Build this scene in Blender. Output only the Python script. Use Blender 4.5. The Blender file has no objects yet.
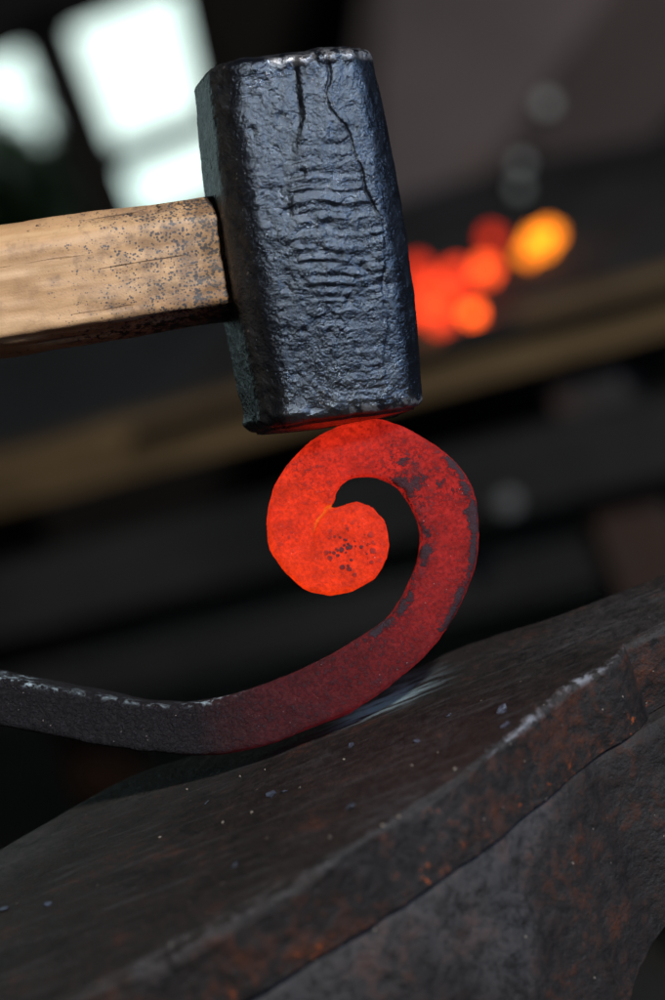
import bpy, math, random
import numpy as np
from mathutils import Vector, Matrix
random.seed(7)
rng = np.random.default_rng(11)
S = bpy.context.scene
COL = S.collection
R = math.radians

# ------------------------------------------------------------------ camera
PITCH, ROLL = R(15), R(21)
FOC, SENS = 100.0, 36.0
K = SENS / FOC / 1000.0                    # metres per reference pixel per metre of depth
Z0 = 0.80                                  # height of the anvil face
fwd = Vector((0, math.cos(PITCH), -math.sin(PITCH)))
r0 = Vector((1, 0, 0)); u0 = Vector((0, math.sin(PITCH), math.cos(PITCH)))
CR = r0 * math.cos(ROLL) - u0 * math.sin(ROLL)
CU = r0 * math.sin(ROLL) + u0 * math.cos(ROLL)
def ray(px, py): return fwd + CR * ((px - 332.5) * K) - CU * ((py - 500) * K)
CAM = Vector((0, 0, Z0)) - ray(332, 722) * 0.943
def at(px, py, d): return CAM + ray(px, py) * d
def onz(px, py, z):
    r = ray(px, py); return CAM + r * ((z - CAM.z) / r.z)
cam_data = bpy.data.cameras.new('camera'); cam = bpy.data.objects.new('camera', cam_data); COL.objects.link(cam)
cam_data.sensor_fit = 'VERTICAL'; cam_data.sensor_height = SENS; cam_data.sensor_width = 24; cam_data.lens = FOC
cam_data.clip_start = 0.02; cam_data.clip_end = 100
cam.matrix_world = Matrix(((CR.x, CU.x, -fwd.x, CAM.x), (CR.y, CU.y, -fwd.y, CAM.y), (CR.z, CU.z, -fwd.z, CAM.z), (0, 0, 0, 1)))
cam_data.dof.use_dof = True; cam_data.dof.focus_distance = 0.922
cam_data.dof.aperture_fstop = 4.8; cam_data.dof.aperture_blades = 0
S.camera = cam

# ------------------------------------------------------------------ noise
def _h(i, j, k, s):
    n = (i * 374761393 + j * 668265263 + k * 2147483647 + s * 974711) & 0xffffffff
    n = ((n ^ (n >> 13)) * 1274126177) & 0xffffffff
    n = ((n ^ (n >> 16)) * 2246822519) & 0xffffffff
    return ((n ^ (n >> 15)) & 0xffffff) / 0xffffff * 2 - 1
def vnoise(P, seed=0):
    P = np.asarray(P, float); i = np.floor(P).astype(np.int64); f = P - i; f = f * f * f * (f * (f * 6 - 15) + 10)
    out = 0
    for a in (0, 1):
        for b in (0, 1):
            for c in (0, 1):
                w = (f[..., 0] if a else 1 - f[..., 0]) * (f[..., 1] if b else 1 - f[..., 1]) * (f[..., 2] if c else 1 - f[..., 2])
                out = out + w * _h(i[..., 0] + a, i[..., 1] + b, i[..., 2] + c, seed)
    return out
def fbm(P, scale, octv=4, seed=0, gain=0.5):
    P = np.asarray(P) * scale; o = 0; a = 1
    for k in range(octv): o = o + a * vnoise(P * (2.03 ** k) + 17.3 * k, seed + k); a *= gain
    return o
def sst(x, a, b):
    t = np.clip((x - a) / (b - a), 0, 1); return t * t * (3 - 2 * t)

# ------------------------------------------------------------------ object helpers
def tag(o, label=None, cat=None, group=None, kind=None):
    if label: o['label'] = label
    if cat: o['category'] = cat
    if group: o['group'] = group
    if kind: o['kind'] = kind
    return o
def empty(name, loc=(0, 0, 0)):
    o = bpy.data.objects.new(name, None); COL.objects.link(o); o.location = loc; o.empty_display_size = 0.02; return o
def link(name, me, mat, parent=None, smooth=True):
    o = bpy.data.objects.new(name, me); COL.objects.link(o)
    me.materials.append(mat)
    if smooth: me.polygons.foreach_set('use_smooth', [True] * len(me.polygons))
    if parent:
        o.parent = parent
        o.matrix_parent_inverse = Matrix.Translation(-Vector(parent.location))
    return o
def mesh_from(verts, faces, attrs=None, name='m'):
    me = bpy.data.meshes.new(name); me.from_pydata([tuple(v) for v in verts], [], faces); me.update()
    for k, a in (attrs or {}).items():
        at_ = me.attributes.new(k, 'FLOAT', 'POINT'); at_.data.foreach_set('value', np.asarray(a, np.float32).ravel())
    return me
def grid_faces(nr, nc, wrap):
    """rows x columns grid, columns wrap round"""
    i = np.arange(nr - 1)[:, None]; j = np.arange(nc if wrap else nc - 1)[None, :]
    a = i * nc + j; b = i * nc + (j + 1) % nc; c = (i + 1) * nc + (j + 1) % nc; d = (i + 1) * nc + j
    return np.stack([a, b, c, d], -1).reshape(-1, 4).tolist()
def boxmesh(corners8, bev=0.0):
    """corners: 4 bottom loop then 4 top loop"""
    f = [(0, 3, 2, 1), (4, 5, 6, 7), (0, 1, 5, 4), (1, 2, 6, 5), (2, 3, 7, 6), (3, 0, 4, 7)]
    return mesh_from(corners8, f)
def prism(poly, offset):
    n = len(poly); v = [Vector(p) for p in poly] + [Vector(p) + Vector(offset) for p in poly]
    f = [tuple(range(n))[::-1], tuple(range(n, 2 * n))] + [(i, (i + 1) % n, n + (i + 1) % n, n + i) for i in range(n)]
    return mesh_from(v, f)
def beam(p, q, up, w, h):
    """bar of section w x h from p to q; h measured along up, hangs below the line p-q"""
    p, q, up = Vector(p), Vector(q), Vector(up).normalized()
    d = (q - p).normalized(); s = d.cross(up).normalized() * w; dn = -up * h
    return boxmesh([p + dn, q + dn, q + dn - s, p + dn - s, p, q, q - s, p - s])
def bevel(o, w, seg=2):
    m = o.modifiers.new('bevel', 'BEVEL'); m.width = w; m.segments = seg; m.limit_method = 'ANGLE'

# ------------------------------------------------------------------ material helpers
class NT:
    def __init__(s, name):
        s.m = bpy.data.materials.new(name); s.m.use_nodes = True; s.t = s.m.node_tree; s.b = s.t.nodes['Principled BSDF']
    def n(s, typ, ins=None, **kw):
        nd = s.t.nodes.new(typ)
        for k, v in kw.items(): setattr(nd, k, v)
        for k, v in (ins or {}).items(): s.set(nd.inputs[k], v)
        return nd
    def set(s, sock, v):
        if isinstance(v, bpy.types.NodeSocket): s.t.links.new(v, sock)
        elif isinstance(v, (tuple, list)) and len(v) == 3 and sock.type == 'RGBA': sock.default_value = (*v, 1)
        else: sock.default_value = v
    def P(s, **kw):
        for k, v in kw.items(): s.set(s.b.inputs[k.replace('_', ' ')], v)
    def co(s, scale=(1, 1, 1), rot=(0, 0, 0)):
        tc = s.n('ShaderNodeTexCoord'); mp = s.n('ShaderNodeMapping', {'Vector': tc.outputs['Object'], 'Scale': scale, 'Rotation': rot}); return mp.outputs[0]
    def noise(s, co, scale, detail=4, rough=0.55, dist=0.0):
        return s.n('ShaderNodeTexNoise', {'Vector': co, 'Scale': scale, 'Detail': detail, 'Roughness': rough, 'Distortion': dist}).outputs['Fac']
    def voro(s, co, scale, feature='F1', rand=1.0):
        return s.n('ShaderNodeTexVoronoi', {'Vector': co, 'Scale': scale, 'Randomness': rand}, feature=feature).outputs['Distance']
    def ramp(s, fac, stops, interp='LINEAR'):
        nd = s.n('ShaderNodeValToRGB', {'Fac': fac}); cr = nd.color_ramp; cr.interpolation = interp
        cr.elements.remove(cr.elements[1])
        for i_, (p, c) in enumerate(stops):
            e = cr.elements[0] if i_ == 0 else cr.elements.new(p)
            e.position = p; e.color = (*c, 1) if isinstance(c, (tuple, list)) else (c, c, c, 1)
        return nd.outputs['Color']
    def rng(s, v, a, b, c=0.0, d=1.0):
        nd = s.n('ShaderNodeMapRange', {'Value': v, 'From Min': a, 'From Max': b, 'To Min': c, 'To Max': d}); nd.clamp = True; return nd.outputs[0]
    def math(s, op, a, b=0.0):
        nd = s.n('ShaderNodeMath', operation=op); s.set(nd.inputs[0], a); s.set(nd.inputs[1], b); return nd.outputs[0]
    def mix(s, f, a, b):
        nd = s.n('ShaderNodeMix', data_type='RGBA'); s.set(nd.inputs[0], f); s.set(nd.inputs[6], a); s.set(nd.inputs[7], b); return nd.outputs[2]
    def attr(s, name): return s.n('ShaderNodeAttribute', attribute_name=name).outputs['Fac']
    def bump(s, h, strength, dist, prev=None):
        nd = s.n('ShaderNodeBump', {'Height': h, 'Strength': strength, 'Distance': dist})
        if prev: s.set(nd.inputs['Normal'], prev)
        return nd.outputs[0]

def m_hammer():
    t = NT('forged_black_steel'); c = t.co()
    n1 = t.noise(c, 260, 6, 0.6); n2 = t.noise(c, 1100, 4, 0.6); n3 = t.noise(c, 60, 5, 0.6)
    pits = t.rng(t.voro(c, 420), 0.05, 0.22)
    nb = t.bump(t.noise(c, 150, 5, .6), 0.42, 0.002); nb = t.bump(n1, 0.5, 0.0010, nb); nb = t.bump(n2, 0.8, 0.00045, nb); nb = t.bump(pits, 0.35, 0.0003, nb)
    dust = t.math('MULTIPLY', t.rng(t.noise(c, 520, 3, .5), 0.69, 0.76), t.rng(n3, 0.45, 0.6))
    wear = t.attr('wear')
    wm = t.math('MULTIPLY', wear, t.rng(n1, 0.42, 0.62))
    base = t.mix(t.rng(n3, 0.35, 0.7), (0.004, 0.0048, 0.007), (0.009, 0.0105, 0.015))
    base = t.mix(t.math('MULTIPLY', t.attr('grime'), t.rng(n1, .3, .55)), base, (0.026, 0.025, 0.024))
    base = t.mix(dust, base, (0.16, 0.14, 0.13))
    base = t.mix(wm, base, (0.45, 0.45, 0.47))
    t.P(Base_Color=base, Metallic=t.math('MAXIMUM', wm, t.math('SUBTRACT', 0.15, t.math('MULTIPLY', t.attr('grime'), 0.12))), Roughness=t.rng(t.math('ADD', t.math('MULTIPLY', t.noise(c, 220, 4), .5), t.math('MULTIPLY', t.noise(c, 35, 3), .5)), 0.40, 0.60, 0.12, 0.38), Normal=nb)
    t.P(**{'Specular IOR Level': 1.0, 'Specular Tint': (0.62, 0.78, 1.0)})
    return t.m
def m_wood():
    t = NT('ash_wood_handle'); tc = t.n('ShaderNodeTexCoord').outputs['Object']
    along = t.attr('along'); vert = t.attr('vert'); dep = t.attr('dep')
    v = t.n('ShaderNodeCombineXYZ', {'X': along, 'Y': vert, 'Z': dep}).outputs[0]
    m1 = t.n('ShaderNodeMapping', {'Vector': v, 'Scale': (9, 170, 90)}).outputs[0]
    m2 = t.n('ShaderNodeMapping', {'Vector': v, 'Scale': (45, 900, 600)}).outputs[0]
    g1 = t.noise(m1, 1.0, 5, 0.6, 0.5); g2 = t.noise(m2, 1.0, 4, 0.6)
    base = t.ramp(g1, [(0.25, (0.38, 0.20, 0.09)), (0.5, (0.55, 0.33, 0.165)), (0.75, (0.68, 0.45, 0.25))])
    base = t.mix(t.rng(g2, 0.55, 0.75, 0, 0.35), base, (0.26, 0.13, 0.06))
    m3 = t.n('ShaderNodeMapping', {'Vector': v, 'Scale': (14, 420, 40)}).outputs[0]
    crack = t.math('MULTIPLY', t.rng(t.noise(m3, 1.0, 3, 0.5), 0.655, 0.69), t.rng(along, 0.17, 0.02))
    base = t.mix(t.math('MULTIPLY', t.rng(t.noise(v, 55, 5, .6), 0.45, 0.68), 0.4), base, (0.21, 0.115, 0.06))
    base = t.mix(t.math('MULTIPLY', crack, 0.8), base, (0.06, 0.03, 0.018))
    # soot and stuck scale near the head and painted shade along the lower bevel
    near = t.rng(along, 0.058, 0.0)
    spots = t.rng(t.math('SUBTRACT', t.math('ADD', t.voro(v, 950), t.math('MULTIPLY', t.noise(v, 230, 5, .75), 1.5)), t.math('MULTIPLY', near, 0.42)), 0.86, 0.74)
    spots2 = t.rng(t.math('ADD', t.noise(v, 420, 5, 0.7), t.math('MULTIPLY', t.attr('soot_shade'), 0.30)), 0.66, 0.74)
    base = t.mix(t.math('MULTIPLY', t.rng(t.math('ADD', t.noise(v, 160, 5, .7), t.math('MULTIPLY', near, .25)), .55, .8), .75), base, (0.14, 0.085, 0.055))
    base = t.mix(t.math('MULTIPLY', spots, t.rng(along, 0.066, 0.05)), base, (0.08, 0.07, 0.07))
    base = t.mix(spots2, base, (0.02, 0.014, 0.012))
    nb = t.bump(g1, 0.3, 0.0006); nb = t.bump(t.noise(v, 1500, 3), 0.5, 0.0002, nb); nb = t.bump(crack, 0.8, -0.0008, nb)
    t.P(Base_Color=base, Roughness=0.55, Normal=nb)
    return t.m
def m_bar():
    t = NT('hot_iron'); c = t.co(); heat = t.attr('warmth'); ed = t.attr('scalemask')
    n1 = t.noise(c, 120, 8, 0.72, 0.3); n2 = t.noise(c, 900, 5, 0.6); n3 = t.noise(c, 330, 5, 0.6)
    patch = t.rng(t.math('ADD', n1, ed), 0.505, 0.545)
    patch2 = t.math('MULTIPLY', t.rng(t.math('ADD', t.noise(c, 240, 5, 0.7, .3), t.math('MULTIPLY', ed, 1.15)), 0.545, 0.60), t.rng(n3, .35, .5, .45, 1))
    dots = t.math('MULTIPLY', t.rng(t.math('ADD', t.voro(c, 330), t.math('MULTIPLY', t.noise(c, 500), 0.5)), 0.60, 0.52), t.attr('dots'))
    dots2 = t.math('MULTIPLY', t.rng(t.math('ADD', t.voro(c, 560), t.math('MULTIPLY', t.noise(c, 240, 3), 1.3)), 0.90, 0.80), t.attr('dots'))
    fine = t.math('MULTIPLY', t.rng(t.noise(c, 620, 5, .7), 0.49, 0.60), t.math('MULTIPLY', t.rng(ed, -.30, 0.0), .9))
    smudge = t.math('MULTIPLY', t.rng(t.math('ADD', t.noise(c, 130, 6, .7), t.math('MULTIPLY', ed, .8)), 0.45, 0.62), 0.6)
    patch = t.math('MAXIMUM', t.math('MAXIMUM', patch, patch2), t.math('MAXIMUM', t.math('MAXIMUM', t.math('MAXIMUM', dots, dots2), smudge), fine))
    soft = t.rng(t.noise(c, 150, 4, 0.6), 0.40, 0.66, 1.0, 0.66)
    em = t.ramp(heat, [(0.0, (0, 0, 0)), (0.05, (.002, .0003, .0005)), (0.22, (.035, .003, .0045)), (0.34, (.065, .0045, .007)),
                       (0.45, (.125, .007, .009)), (0.6, (.29, .012, .012)), (0.72, (.44, .016, .012)), (0.82, (.62, .021, .010)),
                       (0.92, (.85, .032, .007)), (0.98, (.97, .047, .006)), (1.0, (1.0, .12, .008))])
    em = t.mix(t.math('MULTIPLY', patch, t.rng(heat, .7, 1.0, .93, .86)), em, (0.0, 0.0, 0.0))
    grain = t.rng(n2, 0.35, 0.65, 0.76, 1.12)
    st = t.math('MULTIPLY', t.math('MULTIPLY', soft, grain), 1.0)
    base = t.mix(patch, t.mix(t.rng(heat, .1, .5), (0.013, 0.012, 0.0135), (0.018, 0.006, 0.006)), (0.026, 0.024, 0.031))
    wm = t.math('MULTIPLY', t.attr('wear'), t.rng(n3, 0.5, 0.62))
    base = t.mix(wm, base, (0.5, 0.62, 0.68))
    spk = t.rng(t.noise(c, 1300, 2, .5), 0.74, 0.79)
    base = t.mix(spk, base, (0.5, 0.4, 0.38))
    nb = t.bump(n3, 0.5, 0.0007); nb = t.bump(t.noise(c, 1500, 4, .65), 0.9, 0.0006, nb); nb = t.bump(patch, 0.8, 0.0011, nb)
    t.P(Base_Color=base, Roughness=t.rng(n3, .3, .7, .52, .75), Metallic=wm, Specular_IOR_Level=t.rng(heat, 0, 1, .15, .12), Normal=nb, Emission_Color=em, Emission_Strength=st)
    return t.m
def m_anvil(name, rust, grey):
    t = NT(name); c = t.co(); wear = t.attr('wear'); side = t.attr('side'); scr = t.attr('scrape')
    n1 = t.noise(c, 45, 7, 0.65, 0.3); n2 = t.noise(c, 260, 6, 0.65); n3 = t.noise(c, 1000, 4, 0.65); n4 = t.noise(c, 18, 4, 0.6)
    base = t.mix(t.rng(n1, 0.35, 0.65), (0.0055, 0.0045, 0.0045), (0.017, 0.0138, 0.013))
    base = t.mix(t.math('MULTIPLY', t.rng(n2, .45, .62), 0.5), base, (0.024, 0.0135, 0.0105))
    rm = t.math('MULTIPLY', t.rng(t.math('ADD', t.math('ADD', n1, t.math('MULTIPLY', t.math('SUBTRACT', n2, 0.5), 0.6)), t.math('MULTIPLY', side, rust)), 0.60, 0.78), t.rng(n3, .35, .6, .35, 1))
    base = t.mix(rm, base, t.mix(n3, (0.026, 0.010, 0.006), (0.085, 0.022, 0.007)))
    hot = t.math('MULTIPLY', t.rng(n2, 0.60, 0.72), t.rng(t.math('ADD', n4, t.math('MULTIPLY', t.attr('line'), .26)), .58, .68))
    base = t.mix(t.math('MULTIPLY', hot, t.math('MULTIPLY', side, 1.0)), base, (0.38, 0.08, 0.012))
    gm = t.math('MULTIPLY', t.rng(t.math('ADD', n4, t.math('MULTIPLY', t.attr('upper'), .25)), 0.50, 0.66), t.rng(n2, 0.36, 0.56))
    base = t.mix(t.math('MULTIPLY', gm, grey), base, (0.07, 0.073, 0.08))
    # streaky polished wear where the work slides
    cs = t.co((60, 420, 60), (0, 0, R(-22)))
    streak = t.math('MULTIPLY', scr, t.rng(t.math('ADD', t.noise(cs, 1.0, 5, .6), t.math('MULTIPLY', scr, .1)), 0.48, 0.6))
    cs2 = t.co((30, 240, 60), (0, 0, R(-18)))
    faint = t.math('MULTIPLY', t.rng(t.noise(cs2, 1.0, 6, .65), 0.53, 0.72), t.math('SUBTRACT', 1.0, side))
    base = t.mix(t.math('MULTIPLY', faint, .28), base, (0.085, 0.085, 0.09))
    base = t.mix(streak, base, (0.30, 0.42, 0.46))
    wm = t.math('MULTIPLY', wear, t.rng(t.math('ADD', n2, t.math('MULTIPLY', wear, 0.10)), 0.54, 0.68))
    base = t.mix(wm, base, (0.22, 0.23, 0.26))
    dust = t.rng(t.noise(c, 620, 2, .5), 0.755, 0.79)
    base = t.mix(dust, base, (0.28, 0.24, 0.2))
    met = t.math('MAXIMUM', t.math('MULTIPLY', wm, .8), t.math('MULTIPLY', streak, .55))
    nb = t.bump(n2, 0.7, 0.0012); nb = t.bump(n3, 0.7, 0.0004, nb); nb = t.bump(t.noise(cs2, 1.0, 5, .6), 0.3, 0.0004, nb)
    t.P(Base_Color=base, Metallic=met, Roughness=t.rng(n2, .3, .7, .5, .75), Normal=nb)
    t.P(**{'Specular IOR Level': 0.30})
    return t.m
def m_simple(name, col, col2=None, scale=20, rough=0.7, metal=0.0, stretch=(1, 1, 1), em=None, es=0.0, detail=5):
    t = NT(name); c = t.co(stretch); n = t.noise(c, scale, detail, .6)
    base = t.mix(t.rng(n, .35, .65), col, col2 or tuple(x * 0.5 for x in col))
    t.P(Base_Color=base, Roughness=rough, Metallic=metal, Normal=t.bump(t.noise(c, scale * 4, 4), .4, 0.001))
    if em:
        t.P(Emission_Color=em, Emission_Strength=es)
    return t.m

# ------------------------------------------------------------------ HAMMER (axis lies across the view, struck at an angle)
HD = 0.933
ax_dn = Vector((0.148, 0.989)).normalized()
Hc = at(308.3, 241.5, HD)                                   # centre of the head
hx = (CR * ax_dn.y + CU * ax_dn.x).normalized()         # across the head (to the right)
hz = (-CR * ax_dn.x + CU * ax_dn.y).normalized()        # up along the head
hy = fwd                                                # away from the viewer
PX = (HD - 0.0255) * K                                  # metre per photo pixel on the front face
hammer = empty('blacksmith_hammer', Hc)
tag(hammer, 'heavy black forged hammer with octagonal head and light wooden handle resting on the glowing curl', 'hammer')

def octa(n, a, b, c, r):
    """points, front coordinate and normals of a rounded octagon: half flats a (front), b (side), chamfer leg c"""
    H, W = b + c, a + c
    pts = [(-a, -H), (a, -H), (W, -b), (W, b), (a, H), (-a, H), (-W, b), (-W, -b)]
    poly = []
    for i in range(8):
        p0, p1, p2 = (np.array(pts[(i + k) % 8]) for k in (-1, 0, 1))
        d0 = (p0 - p1) / np.linalg.norm(p0 - p1); d1 = (p2 - p1) / np.linalg.norm(p2 - p1)
        A, B = p1 + d0 * r, p1 + d1 * r
        for k in range(9):
            u = k / 8; poly.append((1 - u) ** 2 * A + 2 * u * (1 - u) * p1 + u * u * B)
    poly = np.array(poly); seg = np.linalg.norm(np.roll(poly, -1, 0) - poly, axis=1); cum = np.concatenate([[0], np.cumsum(seg)])
    s = np.linspace(0, cum[-1], n, endpoint=False); pp = np.vstack([poly, poly[:1]])
    return np.stack([np.interp(s, cum, pp[:, 0]), np.interp(s, cum, pp[:, 1])], 1)

NA, NTROW = 640, 430
ring = octa(NA, 0.0215, 0.0175, 0.0078, 0.0036)
tan = np.roll(ring, -1, 0) - np.roll(ring, 1, 0); nrm = np.stack([tan[:, 1], -tan[:, 0]], 1); nrm /= np.linalg.norm(nrm, axis=1)[:, None]
tpx = np.linspace(-183, 186, NTROW)                     # photo pixels down the axis
T = tpx[:, None] * np.ones(NA)[None, :]
X = ring[:, 0][None, :] * np.ones(NTROW)[:, None]; Y = ring[:, 1][None, :] * np.ones(NTROW)[:, None]
scale = 1.025 - 0.085 * (np.abs(T) / 184) ** 2.0
pass
NX = nrm[:, 0][None, :] * np.ones_like(T); NY = nrm[:, 1][None, :] * np.ones_like(T)
front = sst(-NY, 0.75, 0.97)                            # 1 on the front face
sp = 14 + X / PX * 0.978                                # photo-pixel coordinate across the front
P3 = np.stack([X, Y, T * PX], -1)
Ld = np.interp(tpx, [-183, -177, -130, -91, -42, 18, 79, 130], [19, 16.5, 12.3, 0, -14, -14, -5, 12])[:, None] + 5 * fbm(np.stack([T * 0.02, 0 * T, 0 * T], -1), 1, 3, 5)
Rc = np.interp(tpx, [-183, -160, -125, -93, -41, 0, 50, 100, 150], [45, 44, 41, 54, 62, 69, 66, 62, 58])[:, None] + 4 * fbm(np.stack([T * 0.03, 0 * T, 0 * T], -1), 1, 4, 9)
lsoft = 3 + 14 * sst(T, -100, -50)
inside = sst(sp, Ld - lsoft, Ld + 3 + lsoft * .5) * (1 - sst(sp, Rc - 2, Rc + 1.5))
h = (0.15 + 0.06 * vnoise(P3 * 60, 12)) * fbm(P3, 260, 4, 1, 0.6) + 0.22 * fbm(P3, 75, 3, 2) + 0.3 * fbm(P3, 25, 2, 3)
h = h + front * inside * (0.6 * (1 - sst(T, -120, -60)) + 0.25)
warp = 3.5 * fbm(np.stack([sp * 0.02, T * 0.008, 0 * T], -1), 1, 3, 21)
rp = np.zeros_like(T)
for c0, wd, am in ((-103, 5, .35), (-92, 4, .2), (-79, 4, .45), (-66, 5, .35), (-52, 3.5, .35), (-43, 3, .5), (-31, 4.5, .8), (-11, 5.5, 1.0), (5, 4, .45), (17, 5, .65), (29, 3, .35), (39, 5, .6), (52, 3.5, .35), (62, 3, .25), (70, 2.5, .35), (80, 2.5, .25), (90, 3, .35), (100, 3, .2), (112, 3, .22), (124, 2.5, .2), (137, 3, .25), (150, 3, .2)):
    dd = (T + warp - c0) / wd
    rp = rp + am * np.exp(-dd * dd) * (0.75 + 0.5 * fbm(np.stack([sp * 0.05, 0 * T + c0, 0 * T], -1), 1, 2, 30))
fine = vnoise(np.stack([sp * 0.02, (T + warp) * 0.28, 0 * T], -1), 44)
rag = np.clip(0.85 + 0.9 * fbm(np.stack([sp * 0.045, T * 0.03, 0 * T], -1), 1, 3, 91), 0.1, 1.3)
env = (0.6 + 0.4 * sst(T, -100, -45)) * (1 - 0.5 * sst(T, 40, 90)) * (0.62 + 0.4 * rag)
h = h + front * inside * (rp * env * 0.85 + 0.13 * fine * (0.4 + 0.6 * rag) * sst(T, -110, -80))
cn = fbm(np.stack([T * 0.06, 0 * T, 0 * T], -1), 1, 3, 77)
h = h - front * (1.1 * np.exp(-((sp - Rc) / (1.1 + 0.5 * cn)) ** 2) * (1 - sst(T, -30, 20)) + 0.45 * np.exp(-((sp - Rc) / 1.8) ** 2) * sst(cn, -.2, .3) * sst(T, -30, 10) * (1 - sst(T, 70, 110)))
h = h + front * 0.5 * sst(sp, Rc - 1, Rc + 1) * (1 - sst(sp, Rc + 2, Rc + 22)) * (1 - sst(T, -40, 60))
h = h - front * 0.5 * np.exp(-((sp - Ld + 3) / 4.5) ** 2) * (1 - sst(T, -125, -85)) * .8
h = h - front * 2.2 * np.exp(-((sp - 31) / 7) ** 2) * sst(T, -166, -180) * (0.8 + 0.6 * vnoise(P3 * 900, 3))
spc = np.clip(sp, -75, 100)
bulge = (1.3 * ((spc - 38) / 80) ** 2 * (spc < 38) + 0.6 * ((spc - 38) / 45) ** 2 * (spc >= 38)) / 1000 * np.clip(-Y / 0.0253, 0, 1)
dent = 0
for (a_, b_, r_, d_) in ((-40, -110, 4, .5), (-20, 95, 3, .5), (70, 60, 4, .5), (5, 100, 3, .4), (60, -100, 5, .4), (-10, -120, 4, .4), (18, -8, 5, .7), (26, 25, 3, .7), (45, 40, 4, .6), (50, 45, 3, .5), (28, 72, 3.5, .6), (-18, -25, 5, .5), (60, 10, 3, .5), (8, 14, 4, .4), (-30, 50, 5, .35), (66, -20, 4, .5), (30, 120, 4, .3), (2, -62, 3, .5)):
    dent = dent + d_ * np.exp(-(((sp - a_) ** 2 + (T - b_) ** 2) / r_ ** 2))
h = h - front * dent
# worn, rolled striking edges at both ends
eb = np.minimum(T + 183, 186 - T)
edge = np.clip(eb / 9.0, 0, 1); roll = (1 - np.sqrt(np.clip(1 - (1 - edge) ** 2, 0, 1)))
lip = 0.7 * np.exp(-((eb - 11) / 6) ** 2) * (0.6 + fbm(P3, 120, 3, 60))
h = h * (0.35 + 0.65 * edge) + lip
XX = X * scale + NX * (h / 1000 - roll * 0.0028); YY = Y * scale + NY * (h / 1000 - roll * 0.0028) + bulge
ZZ = -T * PX
ZZ = ZZ + (0.0006 * fbm(P3, 90, 3, 71)) * (1 - edge)
phi = R(12)
def toW(x, y, z):
    xr = x * math.cos(phi) - y * math.sin(phi); yr = x * math.sin(phi) + y * math.cos(phi)
    return np.stack([Hc[i] + hx[i] * xr + hy[i] * yr + hz[i] * z for i in range(3)], -1)
V = toW(XX, YY, ZZ).reshape(-1, 3)
faces = grid_faces(NTROW, NA, True)
wear_glintA = (np.exp(-((eb - 6) / 4.5) ** 2) * (T < 0) * sst(X, -0.013, -0.005) * (NY < 0) * 1.0 + 0.55 * np.exp(-((eb - 5) / 4) ** 2) * (T > 0) * (X > 0) * (NY < 0)).reshape(-1)  # bright rim highlight painted onto the worn end edges
grimeA = (sst(X, -0.02, -0.029) + 0.9 * sst(T, 120, 186) * front + front * 0.8 * inside * (1 - sst(T, -150, -95)) * sst(T, -183, -150) * (sp > Rc - 12)).clip(0, 1).reshape(-1)
# end caps: concentric rings
VV = [V]; WW = [wear_glintA]; GG = [grimeA]; base = NTROW * NA
for row, sgn in ((0, 1), (NTROW - 1, -1)):
    prev = row * NA; x0, y0, z0 = XX[row], YY[row], ZZ[row]
    for k, f in enumerate((0.985, 0.95, 0.88, 0.75, 0.55, 0.3, 0.05)):
        dome = sgn * (0.0007 + 0.0012 * (1 - f * f))
        VV.append(toW(x0 * f, y0 * f, z0 * f + (1 - f) * z0.mean() + dome)); WW.append(0 * x0); GG.append(0 * x0 + .5)
        j = np.arange(NA); jn = (j + 1) % NA
        q = np.stack([prev + j, base + j, base + jn, prev + jn], -1) if sgn > 0 else np.stack([prev + j, prev + jn, base + jn, base + j], -1)
        faces += q.tolist(); prev = base; base += NA
    faces.append(tuple((prev + np.arange(NA)).tolist()) if sgn > 0 else tuple((prev + np.arange(NA)[::-1]).tolist()))
me = mesh_from(np.vstack(VV), faces, {'wear': np.concatenate(WW), 'grime': np.concatenate(GG)})
link('head', me, m_hammer(), hammer)

# handle: leaves the left face of the head
def hpt(px, py, d): return np.array(at(px, py, d))
HN, HR = 260, 96
u = np.linspace(0, 1, HN)
px0, px1 = 236, -420
topY = lambda x: 227.5 - x * 0.149; botY = lambda x: 352 - x * 0.150 + np.where(x < 0, 0, 0)
hv, al, ve, de, so = [], [], [], [], []
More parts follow.
